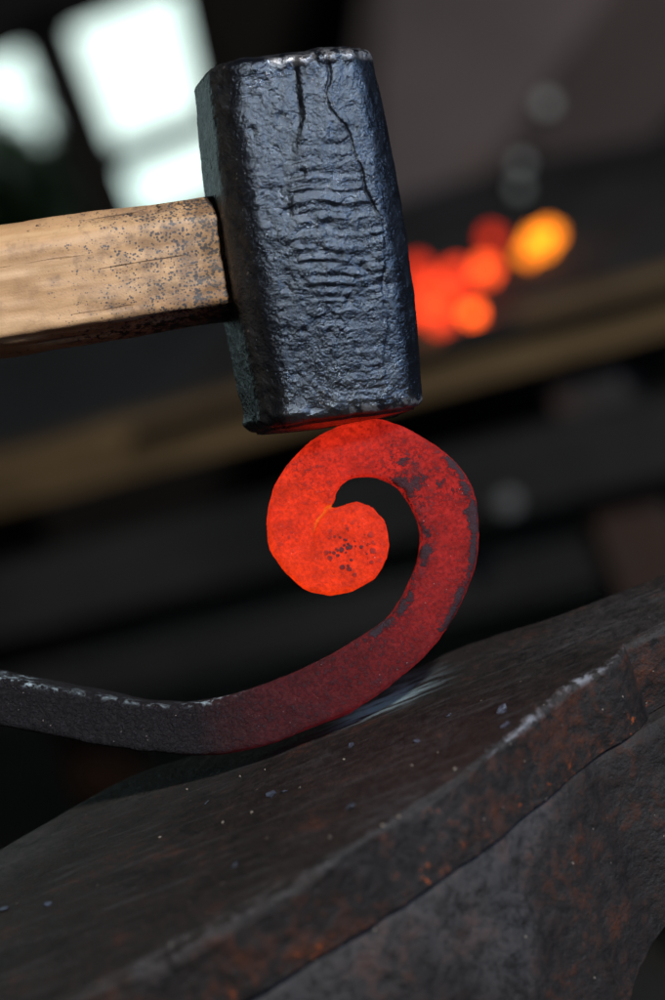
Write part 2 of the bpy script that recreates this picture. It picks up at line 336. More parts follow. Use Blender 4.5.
# section outline (p: vertical 0..1 top to bottom, q: depth 0..1 front to back)
sec = [(0.0, 0.30), (0.155, 0.02), (0.20, 0.0), (0.83, 0.0), (0.855, 0.02), (0.965, 0.36), (1.0, 0.7), (0.94, 0.86), (0.8, 1.0), (0.2, 1.0), (0.03, 0.8)]
sec = np.array(sec); ss = np.vstack([sec, sec[:1]]); L = np.concatenate([[0], np.cumsum(np.linalg.norm(np.diff(ss, axis=0) * np.array([1.4, 1]), axis=1))])
q = np.linspace(0, L[-1], HR, endpoint=False); secp = np.interp(q, L, ss[:, 0]); secq = np.interp(q, L, ss[:, 1])
for _ in range(1):
    secp = (np.roll(secp, 1) + 2 * secp + np.roll(secp, -1)) / 4; secq = (np.roll(secq, 1) + 2 * secq + np.roll(secq, -1)) / 4
rows = []
for i, x in enumerate(px0 + (px1 - px0) * u):
    d_front = HD - 0.0145 - (236 - x) * K * HD * math.tan(phi) * 0.9 + 0.002
    ty, by = 227.5 - x * 0.148, 356.5 - x * 0.155
    if x < 0: ty, by = 227.5 - x * 0.14, 356.5 - x * 0.13
    dx = (secp * (by - ty)) * 0.15 - 9
    ring_ = np.array([hpt(x + dx[k], ty + secp[k] * (by - ty), d_front + secq[k] * 0.029) for k in range(HR)])
    rows.append(ring_); al.append(np.full(HR, (214 - x) * 0.00033)); ve.append(secp * 0.043); de.append(secq * 0.029)
    so.append(np.where((secq < .95), (np.clip((secp - 0.80) / 0.12, 0, 1) * 0.7 + np.clip((0.16 - secp) / 0.1, 0, 1) * 0.35), 0) * np.clip(1.35 - (214 - x) / 180, 0.25, 1) + np.clip(1 - (214 - x) / 14, 0, 1) * .2)  # bevels darkened in the colour as shade, plus soot by the head
rows = np.array(rows); cen = rows.mean(1, keepdims=True); dirn = rows - cen; dirn /= np.linalg.norm(dirn, axis=-1, keepdims=True)
pc = np.stack([np.array(al) * 0.15, np.array(ve), np.array(de)], -1)
rows = rows + dirn * (0.00035 * fbm(pc, 400, 3, 80) + 0.0009 * fbm(np.array(pc) * np.array([1, .5, .5]), 120, 2, 83))[..., None]
fc = grid_faces(HN, HR, True); fc.append(tuple(range(HR))[::-1]); fc.append(tuple(range((HN - 1) * HR, HN * HR)))
fc = [tuple(reversed(f)) for f in fc]
me = mesh_from(rows.reshape(-1, 3), fc, {'along': np.array(al), 'vert': np.array(ve), 'dep': np.array(de), 'soot_shade': np.array(so)})
link('handle', me, m_wood(), hammer)

# ------------------------------------------------------------------ SCROLLED BAR
ST = [  # outer (x, y), inner (x, y), heat, tilt (degrees its upper side turns to the viewer)
 ((-620, 625), (-620, 572), 0, 10), ((-300, 678), (-300, 626), 0, 10), ((-60, 716), (-60, 667), 0, 10), ((0, 727), (0, 677), 0, 9), ((54, 737), (50, 687), 0, 9), ((108, 748), (108, 697), 0, 8), ((162, 754), (155, 704), .01, 6), ((200, 756), (195, 703), .05, 4),
 ((235, 752), (222, 697), .15, 1), ((275, 742), (250, 689), .25, 0), ((315, 726), (285, 676), .33, 0), ((350, 712), (318, 661), .38, 0), ((389, 686), (356, 640), .44, 0),
 ((423, 657), (387, 618), .50, 0), ((445, 630), (402, 597), .55, 0), ((462, 600), (412, 575), .60, 0), ((475, 563), (419, 552), .64, 0), ((478, 525), (418, 525), .67, 0),
 ((473, 490), (408, 502), .70, 0), ((459, 466), (396, 487), .73, 0), ((435, 445), (383, 480), .76, 0), ((404, 427), (370, 477), .80, 0), ((377, 419.5), (360, 477), .83, 0),
 ((343, 425), (350, 479), .86, 0), ((312, 442), (341, 485), .89, 0), ((287, 466), (336, 493), .92, 0), ((273, 490), (333, 502), .94, 0), ((267, 521), (331, 507), .955, 0),
 ((271, 549), (334, 508), .96, 0), ((287, 572), (340, 507), .965, 0), ((306, 589), (348, 504), .965, 0), ((330, 594), (357, 502), .965, 0), ((353, 590), (372, 509), .965, 0),
 ((375, 578), (384, 521), .96, 0), ((386, 562), (390, 541), .955, 0)]
BD, BT = 0.925, 0.0175
A = np.array([(o[0], o[1], i[0], i[1], hh, tl) for o, i, hh, tl in ST], float)
mid = (A[:, :2] + A[:, 2:4]) / 2; cl = np.concatenate([[0], np.cumsum(np.linalg.norm(np.diff(A[:, :2], axis=0), axis=1) * .7 + np.linalg.norm(np.diff(mid, axis=0), axis=1) * .3)])
def crom(xs, ys, x):
    m = np.gradient(ys, xs, axis=0); k = np.clip(np.searchsorted(xs, x, side='right') - 1, 0, len(xs) - 2)
    hh = (xs[k + 1] - xs[k]); t = (x - xs[k]) / hh
    t_, h_ = (t[:, None], hh[:, None]) if ys.ndim > 1 else (t, hh)
    return (2 * t_ ** 3 - 3 * t_ ** 2 + 1) * ys[k] + (t_ ** 3 - 2 * t_ ** 2 + t_) * h_ * m[k] + (-2 * t_ ** 3 + 3 * t_ ** 2) * ys[k + 1] + (t_ ** 3 - t_ ** 2) * h_ * m[k + 1]
xs = np.concatenate([np.linspace(0, cl[2], 60, endpoint=False), np.linspace(cl[2], cl[-1], 760)])
sm = crom(cl, A, xs); ln = np.stack([np.interp(xs, cl, A[:, k]) for k in range(6)], 1)
facet = sst(xs, cl[20], cl[24])[:, None] * 0.22 + 0.08 + 0.45 * sst(xs, cl[29], cl[31])[:, None]
B = sm * (1 - facet) + ln * facet
B[:, 4] = ln[:, 4]
NB = len(xs); NR = 132
# superellipse-like section: w across 0 (outer) .. 1 (inner), d depth 0 (front) .. 1 (back)
th = np.linspace(0, 2 * np.pi, NR, endpoint=False) + 0.001
e = 0.20
cw = np.sign(np.cos(th)) * np.abs(np.cos(th)) ** e; sd = np.sign(np.sin(th)) * np.abs(np.sin(th)) ** e
# redistribute evenly
pp = np.stack([cw, sd], 1); ppc = np.vstack([pp, pp[:1]]); LL = np.concatenate([[0], np.cumsum(np.linalg.norm(np.diff(ppc, axis=0), axis=1))])
qq = np.linspace(0, LL[-1], NR, endpoint=False); cw = np.interp(qq, LL, ppc[:, 0]); sd = np.interp(qq, LL, ppc[:, 1])
W = (1 - cw) / 2; Dp = (sd + 1) / 2
endf = 1 - sst(xs, cl[-1] - 7, cl[-1]) * 0.35
pxg = np.zeros((NB, NR, 2)); dg = np.zeros((NB, NR))
wf = 0.5 + (W[None, :] - 0.5) * endf[:, None]
for k in range(2): pxg[..., k] = B[:, k][:, None] * (1 - wf) + B[:, 2 + k][:, None] * wf
tilt = np.radians(B[:, 5])[:, None]
thick = BT * (1 - 0.12 * sst(xs, cl[25], cl[-1]))[:, None]
dg = BD + (0.5 + (Dp[None, :] - 0.5) * endf[:, None]) * thick
dirpx = B[:, 2:4] - B[:, :2]; dirpx = dirpx / np.linalg.norm(dirpx, axis=1)[:, None]
pxg = pxg + dirpx[:, None, :] * (np.sin(tilt) * (dg - BD) / (BD * K))[..., None]
# the front of the left end swings a little nearer the viewer
def at_np(px, py, d):
    return np.stack([CAM[i] + (fwd[i] + CR[i] * (px - 332.5) * K - CU[i] * (py - 500) * K) * d for i in range(3)], -1)
# spread end sits slightly proud, with a crease where it folds against the arm
cx, cy = pxg[..., 0], pxg[..., 1]
p0, p1 = np.array((334, 503)), np.array((311, 538)); dv = p1 - p0; LLn = np.hypot(*dv)
tt = ((cx - p0[0]) * dv[0] + (cy - p0[1]) * dv[1]) / LLn ** 2; dist = ((cx - p0[0]) * dv[1] - (cy - p0[1]) * dv[0]) / LLn + 4 * np.sin(np.clip(tt, 0, 1) * np.pi) + 1.5 * vnoise(np.stack([cx * .15, cy * .15, 0 * cx], -1), 5)
seg = sst(tt, -0.15, 0.0) * (1 - sst(tt, 0.7, 1.15)); late = (xs[:, None] > cl[22])
isf = (Dp[None, :] < 0.3)
crease = np.exp(-(dist / 2.2) ** 2) * seg * late * isf
armside = sst(dist, 5, -3) * sst(dist, -40, -6) if False else np.exp(-((dist - 7) / 7) ** 2) * (dist > 0) + np.exp(-(dist / 3) ** 2) * (dist <= 0)
dg2 = dg - 0.0012 * armside * seg * late * isf + 0.0014 * crease - 0.0009 * (1 - sst(np.hypot(cx - 345, cy - 548), 18, 52)) * isf * late
Pw = at_np(cx, cy, dg2)
cenw = at_np(mid_x := (B[:, 0] + B[:, 2])[:, None] / 2, mid_y := (B[:, 1] + B[:, 3])[:, None] / 2, BD + BT / 2)
# displacement outward
wdir = W[None, :, None] * 2 - 1; ddir = (Dp * 2 - 1)[None, :, None]
inn = at_np(B[:, 2], B[:, 3], BD) - at_np(B[:, 0], B[:, 1], BD); inn = inn / np.linalg.norm(inn, axis=1)[:, None]
nn = inn[:, None, :] * np.sign(wdir) * np.abs(wdir) ** 6 + np.array(fwd)[None, None, :] * np.sign(ddir) * np.abs(ddir) ** 6
nn /= np.linalg.norm(nn, axis=-1, keepdims=True)
hot = sst(xs, cl[24], cl[28])[:, None]
disp = 0.20 * fbm(Pw, 190, 4, 100, .6) * (1 + .3 * hot) + 0.09 * fbm(Pw, 900, 3, 110) + 0.35 * fbm(Pw, 45, 2, 120)
# fine chips along the inner edge of the right hand side
chip = np.exp(-((W[None, :] - 0.93) / 0.12) ** 2) * sst(xs, cl[12], cl[15])[:, None] * (1 - sst(xs, cl[20], cl[22])[:, None])
disp = disp - chip * 0.7 * np.clip(fbm(Pw, 500, 3, 140), 0, 1)
disp = disp + (chip * 0 + np.exp(-((W[None, :] - 0.93) / 0.1) ** 2) * sst(xs, cl[22], cl[28])[:, None]) * 0.5 * fbm(Pw, 420, 2, 150)
Pw = Pw + nn * disp[..., None] / 1000
ang = xs[:, None] * np.ones(NR)
heat = B[:, 4][:, None] * np.ones(NR) + 0.012 * fbm(Pw, 120, 2, 160)
heat = heat + 0.05 * crease * late - 0.03 * sst(W[None, :], 0.5, 0.0) * (xs[:, None] > cl[12]) * (xs[:, None] < cl[22])
heat = heat - 0.022 * np.clip(fbm(Pw, 60, 3, 171), -.3, 1) * late * (1 - crease)
heat = np.clip(heat, 0, 1)
al_ = xs[:, None]
sc = -0.16 + 0 * heat
sc = sc + 0.22 * np.exp(-((W[None, :] - 0.9) / 0.13) ** 2) * sst(al_, cl[11], cl[14]) * (1 - sst(al_, cl[19], cl[21]))
sc = sc + 0.22 * np.exp(-((W[None, :] - 0.06) / 0.10) ** 2) * sst(al_, cl[13], cl[15]) * (1 - sst(al_, cl[19], cl[20]))
sc = sc + 0.17 * np.exp(-((W[None, :] - 0.55) / 0.3) ** 2) * sst(al_, cl[17], cl[19]) * (1 - sst(al_, cl[20], cl[22]))
sc = sc + 0.10 * np.exp(-(np.hypot(cx - 306, cy - 470) / 16) ** 2)
sc = sc - 0.06 * sst(al_, cl[25], cl[27]) + 0.05 * (al_ < cl[13])
dots = np.exp(-(np.hypot((cx - 350) / 1.0, cy - 552) / 30) ** 4) * (al_ > cl[26]) * isf + 0.55 * np.exp(-(np.hypot(cx - 287, cy - 540) / 14) ** 2) * isf
wear = (np.exp(-((W[None, :] - 1.0) / 0.05) ** 2) * np.exp(-((cx - 212) / 22) ** 2) * 1.0 + np.exp(-((cx - 18) / 16) ** 2) * np.exp(-((W[None, :] - 0.97) / 0.06) ** 2) * 1.0) * (Dp[None, :] < 0.75) * (al_ < cl[10])  # bluish white reflections painted as bright spots on the upper edge
wear = wear + 0.35 * np.exp(-((W[None, :] - 0.97) / 0.04) ** 2) * isf * (al_ < cl[8])
fc = grid_faces(NB, NR, True); fc.append(tuple(range(NR))[::-1]); fc.append(tuple(range((NB - 1) * NR, NB * NR)))
me = mesh_from(Pw.reshape(-1, 3), fc, {'warmth': heat, 'scalemask': sc, 'dots': dots, 'wear': wear})
bar = link('iron_bar', me, m_bar())
tag(bar, 'square iron bar with its end forged into a glowing orange and red curl', 'iron bar')

# ------------------------------------------------------------------ ANVIL
FE = [(-330, 1185), (-60, 1062), (78, 994), (162, 955), (227, 920), (299, 878), (380, 829), (452, 783), (490, 752), (522, 727), (545, 706), (571, 685), (600, 670), (640, 648), (700, 618), (900, 520)]
BE = [(-330, 1020), (-60, 886), (0, 850), (60, 815), (130, 774), (200, 752), (265, 735), (370, 690), (469, 641), (536, 624), (585, 607), (628, 589), (665, 575), (760, 538), (900, 482)]
Fw = np.array([onz(x, y, Z0) for x, y in FE]); Bw = np.array([onz(x, y, Z0) for x, y in BE])
XE = float(onz(646, 690, Z0 - 0.008).x)                      # right end of the face plate
xa = np.concatenate([np.linspace(Fw[0, 0] + .03, -0.17, 60, endpoint=False), np.linspace(-0.17, 0.14, 560, endpoint=False), np.linspace(0.14, 0.30, 50)])
def smooth(xq, xp, fp, s=0.006):
    return sum(np.interp(xq + k * s, xp, fp) * w for k, w in ((-2, .1), (-1, .2), (0, .4), (1, .2), (2, .1)))
Fy = smooth(xa, Fw[:, 0], Fw[:, 1], .004); By = smooth(xa, Bw[:, 0], Bw[:, 1], .01)
rr = 0.012
stp = np.clip((xa - (XE - rr)) / rr, 0, 1)
step = np.where(xa > XE, 0.009, rr * 0.75 * (1 - np.sqrt(np.clip(1 - stp ** 2, 0, 1))))
Fyp = Fy + step
SLAB = 0.0255
NTOP, NSIDE = 210, 70
secn = []
def wav(P, sc_, o=3, s=0): return fbm(P, sc_, o, s)
V = []; WE = []; SI = []; SC = []; LI = []
u = np.linspace(0, 1, NTOP); u = u ** 0.85
r_edge = 0.0030 + 0.0016 * fbm(np.stack([xa, 0 * xa, 0 * xa], -1), 45, 3, 200) + 0.0035 * np.exp(-((xa + 0.055) / 0.03) ** 2)
r_edge = np.clip(r_edge, 0.0012, 0.009)
xx = xa[:, None]
# top
yt = By[:, None] + (Fyp - r_edge - By)[:, None] * u[None, :]
zt = Z0 + 0 * yt
# rounded edge
k = np.linspace(0, 1, 26)[1:]; a = k * np.pi / 2
ye = (Fyp - r_edge)[:, None] + r_edge[:, None] * np.sin(a)[None, :]; ye = (Fyp - r_edge)[:, None] - r_edge[:, None] * np.sin(a)[None, :] * -1 if False else (Fyp + r_edge)[:, None] - r_edge[:, None] * np.sin(a)[None, :]
yt = By[:, None] + ((Fyp + r_edge) - By)[:, None] * u[None, :]
ze = Z0 - r_edge[:, None] * (1 - np.cos(a))[None, :]
# side
k = np.linspace(0, 1, NSIDE)[1:]
ysd = Fyp[:, None] + 0 * k[None, :]; zsd = (Z0 - r_edge)[:, None] - (SLAB - r_edge)[:, None] * k[None, :]
# under and back
kb = np.linspace(0, 1, 8)[1:]
yu = Fyp[:, None] * (1 - kb) + By[:, None] * kb; zu = np.full_like(yu, Z0 - SLAB)
yb = np.repeat(By[:, None], 4, 1); zb = Z0 - SLAB + SLAB * np.linspace(0.2, 0.9, 4)[None, :] + 0 * yb
ya = np.concatenate([yt, ye, ysd, yu, yb], 1); za = np.concatenate([zt, ze, zsd, zu, zb], 1)
xg = np.repeat(xx, ya.shape[1], 1); PP = np.stack([xg, ya, za], -1)
nt, ne, ns = yt.shape[1], ye.shape[1], ysd.shape[1]
col = np.arange(ya.shape[1])
ang = np.where(col < nt, 0, np.where(col < nt + ne, (col - nt + 1) / ne * np.pi / 2, np.pi / 2)); vis = (col < nt + ne + ns) * 1.0
nz = np.cos(ang)[None, :]; ny = -np.sin(ang)[None, :]
dF = ya - Fyp[:, None]                                       # distance behind the front edge
d = 0.22 * fbm(PP, 220, 4, 210) + 0.5 * fbm(PP, 40, 3, 220) + 0.8 * fbm(PP, 14, 2, 230)
near = np.exp(-(dF / 0.010) ** 2)
d = d + near * (0.9 * fbm(PP, 85, 3, 240) - 0.25)
# battered hollows along the front edge
for (hx_, hy_, rx, ry, dp) in ((-0.062, .012, .020, .009, 1.6), (-0.03, .006, .012, .005, .9), (-0.10, .008, .02, .008, 1.5), (0.052, .002, .006, .004, 1.3), (0.022, .004, .008, .005, .9)):
    d = d - dp * np.exp(-(((xg - hx_) / rx) ** 2 + ((dF - hy_) / ry) ** 2))
d = d * vis[None, :] * np.where(ang > 1.5, 0.65, 1.0)[None, :]
d = d * (1 - 0.75 * sst(By[:, None] - ya, -0.006, 0.0) * (col < nt))
# keep the face down near the bar so nothing pokes through it
rc = np.hypot((xg - 0.0) / 1.6, ya - 0.0); d = d - 0.5 * np.exp(-(rc / 0.03) ** 2)
PP = PP + np.stack([0 * d, ny * d / 1000, nz * d / 1000], -1)
edgew = np.exp(-((ang[None, :] / (np.pi / 2) - 0.35) / 0.38) ** 2) * ((col >= nt - 6) & (col < nt + ne + 4))[None, :]
side_a = sst(ang, 0.9, 1.5)[None, :] + 0 * d
edgew = edgew * (0.4 + 0.6 * sst(xg, 0.0, 0.035)) * (0.45 + 1.1 * fbm(PP, 60, 3, 260)).clip(0, 1.0) * (1 - sst(xg, XE - .012, XE + .004)) + edgew * .25 * np.exp(-((xg + .05) / .02) ** 2)  # worn bare edge metal, with wet highlights painted in towards the left
scr = np.exp(-(((xg - 0.014) / 0.017) ** 2 + ((ya + 0.001) / 0.007) ** 2) ** 1.3) * (col < nt)[None, :] + .45 * np.exp(-(((xg - 0.030) / 0.010) ** 2 + ((ya - .006) / 0.010) ** 2)) * (col < nt)[None, :]
line = np.exp(-((za - (Z0 - SLAB)) / 0.007) ** 2) * side_a
fc = grid_faces(len(xa), ya.shape[1], True); nc = ya.shape[1]
fc.append(tuple(range(nc))[::-1]); fc.append(tuple(range((len(xa) - 1) * nc, len(xa) * nc)))
fc = [tuple(reversed(f)) for f in fc]
anvil = empty('anvil', (0, 0.03, 0))
tag(anvil, 'worn dark iron anvil with a battered front edge and rusty side, under the bar', 'anvil')
link('face_plate', mesh_from(PP.reshape(-1, 3), fc, {'wear': edgew, 'side': side_a, 'scrape': scr, 'line': line, 'upper': 0 * d}), m_anvil('worn_anvil_face', 0.10, 0.25), anvil)

# anvil body: loft below the plate, its underside sweeping into the waist
Fs = smooth(xa, Fw[:, 0], Fw[:, 1], .012)
def body_at(px, py):       # ray meets the sloping front of the body
    r = ray(px, py)
    best = None
    for s in np.linspace(0.7, 1.1, 800):
        p = CAM + r * s
        if p.y >= float(np.interp(p.x, xa, Fs)) + 0.002 - 0.13 * (Z0 - SLAB - p.z): return p
    return CAM + r * 0.95
bl = [body_at(x, y) for x, y in ((720, 895), (690, 906), (668, 924), (652, 944), (640, 966), (632, 985), (627, 1010))]
bl = sorted([(p.x, p.z) for p in bl]); print('UNDER', [(round(a_, 4), round(b_, 4)) for a_, b_ in bl], 'XE', XE)
zlow = bl[0][1]
bx = [xa[0], bl[0][0] - 0.004] + [b_[0] for b_ in bl] + [0.30]
bz = [zlow - 0.12, zlow - 0.12] + [b_[1] for b_ in bl] + [bl[-1][1] + 0.02]
zbt = np.interp(xa, bx, bz)
NQ = 190; q = np.linspace(0, 1, NQ); ztop = Z0 - SLAB - 0.0002
zz = ztop + (zbt - ztop)[:, None] * q[None, :]
yy = Fs[:, None] + 0.0009 + 0.0008 * fbm(np.stack([xx + 0 * zz, 0 * zz, 0 * zz], -1), 90, 3, 350) - 0.13 * (ztop - zz)
# a shallow fillet right under the plate
yy = yy + 0.0022 * np.exp(-(ztop - zz) / 0.0035)
kb = np.linspace(0, 1, 6)[1:]
yu = yy[:, -1:] * (1 - kb) + (By[:, None] - 0.004) * kb; zu = np.repeat(zz[:, -1:], 5, 1)
yb = np.repeat(By[:, None] - 0.004, 5, 1); zb2 = zz[:, -1:] + (ztop - zz[:, -1:]) * np.linspace(.2, 1, 5)[None, :]
ya2 = np.concatenate([yy, yu, yb], 1); za2 = np.concatenate([zz, zu, zb2], 1); P2 = np.stack([np.repeat(xx, ya2.shape[1], 1), ya2, za2], -1)
c2 = np.arange(ya2.shape[1]) < NQ
d2 = (0.25 * fbm(P2, 200, 4, 310) + 0.6 * fbm(P2, 45, 3, 320) + 1.0 * fbm(P2, 15, 2, 330)) * c2[None, :]
P2[..., 1] -= d2 / 1000
fc = grid_faces(len(xa), ya2.shape[1], True); nc = ya2.shape[1]
fc.append(tuple(range(nc))[::-1]); fc.append(tuple(range((len(xa) - 1) * nc, len(xa) * nc)))
fc = [tuple(reversed(f)) for f in fc]
upper = np.exp(-((ztop - za2) / 0.022)) * c2[None, :] * (1 - sst(P2[..., 0], .03, .09))
link('body', mesh_from(P2.reshape(-1, 3), fc, {'wear': 0 * d2, 'side': 0 * d2 + 1, 'scrape': 0 * d2, 'line': 0 * d2, 'upper': upper}), m_anvil('rusty_anvil_side', 0.07, 0.38), anvil)
# waist and wooden block under the anvil
yc = float(np.interp(-0.1, xa, (Fs + By) / 2))
def taper(name, z1, z2, a1, a2, xc, yc, mat, parent):
    v = [(xc - a1[0], yc - a1[1], z1), (xc + a1[0], yc - a1[1], z1), (xc + a1[0], yc + a1[1], z1), (xc - a1[0], yc + a1[1], z1),
         (xc - a2[0], yc - a2[1], z2), (xc + a2[0], yc - a2[1], z2), (xc + a2[0], yc + a2[1], z2), (xc - a2[0], yc + a2[1], z2)]
    o = link(name, boxmesh(v), mat, parent, smooth=False); bevel(o, 0.006, 3); return o
m_dark_iron = m_simple('dark_rusty_iron', (0.03, 0.024, 0.022), (0.06, 0.028, 0.016), 30, .75)
taper('foot', 0.53, 0.60, (0.15, 0.075), (0.12, 0.06), -0.1, yc, m_dark_iron, anvil)
taper('waist', 0.599, zlow - 0.119, (0.09, 0.05), (0.10, 0.055), -0.1, yc, m_dark_iron, anvil)
m_block = m_simple('old_log_wood', (0.10, 0.07, 0.045), (0.05, 0.035, 0.025), 12, .85, stretch=(1, 1, .1))
nk = 40; cyl = [(-0.1 + 0.19 * math.cos(2 * math.pi * i / nk), yc + 0.16 * math.sin(2 * math.pi * i / nk), 0.0) for i in range(nk)]
blk = link('anvil_block', prism(cyl, (0, 0, 0.529)), m_block, None, smooth=False); bevel(blk, .006)
tag(blk, 'round wooden block carrying the anvil', 'block')

# ------------------------------------------------------------------ loose scale flakes and grit on the anvil face
from mathutils.bvhtree import BVHTree
deps = bpy.context.evaluated_depsgraph_get()
plate = next(o for o in anvil.children if o.name.startswith('face_plate'))
bvh = BVHTree.FromPolygons([tuple(v) for v in PP.reshape(-1, 3)], fc0 := grid_faces(len(xa), PP.shape[1], True))
def hit(px, py):
    loc, n, _, _ = bvh.ray_cast(CAM, ray(px, py).normalized()); return loc
m_flake = m_simple('blue_grey_forge_scale', (0.09, 0.11, 0.16), (0.05, 0.06, 0.085), 600, .38, .3)
m_grit = m_simple('pale_grit', (0.3, 0.26, 0.21), (0.2, 0.16, 0.13), 900, .7)
def flake(px, py, size, seed, label):
    p = hit(px, py)
    if p is None: print('no hit', px, py); return
    rn = random.Random(seed); n = 9; pts = []
    rad = [size * (0.55 + 0.6 * rn.random()) for _ in range(n)]
    for i in range(n):
        a_ = 2 * math.pi * i / n; pts.append(Vector((rad[i] * math.cos(a_) * 1.2, rad[i] * math.sin(a_), 0.0001 + 0.25 * size * rn.random())))
    th_ = size * 0.16; nv = n
    v = pts + [p_ + Vector((0, 0, th_)) for p_ in pts] + [Vector((0, 0, th_ + 0.12 * size))] + [Vector((0, 0, 0))]
    f = [(i, (i + 1) % n, n + (i + 1) % n, n + i) for i in range(n)] + [(n + i, n + (i + 1) % n, 2 * n) for i in range(n)] + [((i + 1) % n, i, 2 * n + 1) for i in range(n)]
    o = link('scale_flake', mesh_from(v, f), m_flake, None, smooth=False)
    o.location = p + Vector((0, 0, 0.0)); o.rotation_euler = (R(rn.uniform(4, 26)), R(rn.uniform(-15, 15)), rn.uniform(0, 6))
    tag(o, label, 'scale flake', 'flakes of forge scale lying on the anvil face')
for args in ((503, 711, .0021, 1, 'largest blue grey scale flake, upper one of the pair near the bright front edge'),
             (505, 726, .0014, 2, 'small blue scale flake just below the largest flake near the bright edge'),
             (449, 716, .0012, 3, 'dark thin scale flake below the outer bend of the red curl'),
             (416, 742, .0013, 4, 'small bluish scale flake below the pale scraped streaks'),
             (351, 746, .0012, 5, 'thin dark scale flake right below the red part of the bar'),
             (351, 807, .0019, 6, 'blurry bright blue scale flake midway between bar and front edge'),
             (272, 795, .0021, 7, 'ragged dark blue scale flake on the middle of the anvil face'),
             (284, 792, .0010, 8, 'tiny chip touching the right side of the ragged dark blue flake'),
             (207, 803, .0011, 9, 'small blue chip left of the ragged flake, nearer the back edge'),
             (235, 866, .0013, 10, 'blurred bluish flake near the dished front edge of the anvil'),
             (4, 910, .0018, 12, 'blurred blue flake at the far left border of the photo'),
             (48, 905, .0014, 11, 'blurred grey blue flake near the left end of the anvil')):
    flake(*args)
gp = None
for i, (x, y, s) in enumerate(((344, 760, .00045), (383, 827, .0008), (399, 818, .0008), (252, 813, .0006), (240, 777, .0005), (455, 770, .0006), (438, 753, .0004), (300, 788, .0004), (223, 823, .0006), (187, 790, .0005), (412, 766, .0004), (330, 838, .0006), (160, 838, .0006), (265, 770, .0004))):
    p = hit(x, y)
    if p is None: continue
    if gp is None:
        t_ = (1 + 5 ** .5) / 2
        v = np.array([(-1, t_, 0), (1, t_, 0), (-1, -t_, 0), (1, -t_, 0), (0, -1, t_), (0, 1, t_), (0, -1, -t_), (0, 1, -t_), (t_, 0, -1), (t_, 0, 1), (-t_, 0, -1), (-t_, 0, 1)]) / 1.9
        v = v * (1 + rng.uniform(-.25, .25, (12, 1)))
        f = [(0, 11, 5), (0, 5, 1), (0, 1, 7), (0, 7, 10), (0, 10, 11), (1, 5, 9), (5, 11, 4), (11, 10, 2), (10, 7, 6), (7, 1, 8), (3, 9, 4), (3, 4, 2), (3, 2, 6), (3, 6, 8), (3, 8, 9), (4, 9, 5), (2, 4, 11), (6, 2, 10), (8, 6, 7), (9, 8, 1)]
        o = gp = link('grit_grain', mesh_from(v, f), m_grit, None, smooth=False)
    else:
        o = gp.copy(); COL.objects.link(o)
    o.location = p + Vector((0, 0, s * 0.5)); o.scale = (s, s * .8, s * .7); o.rotation_euler = (0, 0, i * 1.3)
    tag(o, 'tiny pale grain of grit on the dark anvil face', 'grit', 'pale grit grains scattered on the anvil face')

# ------------------------------------------------------------------ BACKGROUND: bench, fire, hood, wall, window
ZB = at(444, 316, 2.2).z                                      # height of the forge bench
e0, e1 = onz(0, 458, ZB), onz(665, 274, ZB)
dr = (e1 - e0).normalized(); L0, L1 = e0 - dr * 0.45, e1 + dr * 0.35
back = Vector((-dr.y, dr.x, 0)); UP = Vector((0, 0, 1))
bench = empty('forge_bench', ((L0 + L1) / 2).xy.to_3d())
tag(bench, 'blurred workbench with a pale wooden front board behind the anvil, coals burning on it', 'bench')
m_top = m_simple('bench_steel_sheet', (0.036, 0.037, 0.042), (0.014, 0.0145, 0.017), 6, .7, 0.0)
m_board = m_simple('yellowed_board', (0.21, 0.135, 0.06), (0.11, 0.07, 0.03), 7, .7, stretch=(1, 1, 4))
m_rail = m_simple('grey_rail', (0.03, 0.029, 0.028), (0.014, 0.014, 0.014), 5, .7)
m_leg = m_simple('grey_post', (0.045, 0.045, 0.045), (0.07, 0.032, 0.018), 7, .7)
def bm_(name, p, q, w, h, mat, z=0.0, off=0.0):
    o = link(name, beam(p + UP * z + back * off, q + UP * z + back * off, UP, w, h), mat, bench, smooth=False)
    bevel(o, .003); return o
bm_('front_board', L0, L1, 0.03, 0.046, m_board, 0.0)
bm_('tabletop', L0, L1, 0.62, 0.03, m_top, -0.006, 0.0302)
bm_('shelf_rail', L0, L1, 0.04, 0.058, m_rail, -0.098, 0.004)
bm_('shelf_rail', L0, L1, 0.04, 0.045, m_rail, -0.205, 0.06)
def leg(p, off, w=.06):
    p = p + back * off
    v = [p - dr * w / 2, p + dr * w / 2, p + dr * w / 2 + back * w, p - dr * w / 2 + back * w]
    lo = [Vector((a_.x, a_.y, 0.003)) for a_ in v]; hi = [Vector((a_.x, a_.y, ZB - .0362)) for a_ in v]
    o = link('leg', boxmesh(lo + hi), m_leg, bench, smooth=False); bevel(o, .003); return o
pl = onz(535, 312, ZB)
for s_ in (L0 + dr * .08, pl, L1 - dr * .05):
    leg(s_, .048); leg(s_, .55)
# bolt heads on the middle leg
mb = m_simple('pale_bolt_metal', (0.22, 0.22, 0.22), (0.16, 0.16, 0.16), 30, .5)
def knob(name, c, rad, depth, mat, parent, axis):
    axis = axis.normalized(); t1 = axis.cross(UP).normalized(); t2 = axis.cross(t1); n = 20
    poly = [c + t1 * rad * math.cos(2 * math.pi * i / n) + t2 * rad * math.sin(2 * math.pi * i / n) for i in range(n)]
    o = link(name, prism(poly, axis * depth), mat, parent, smooth=False); bevel(o, rad * .3, 2); return o
knob('bolt', at(510, 500, 2.15), .009, .012, mb, bench, -back)

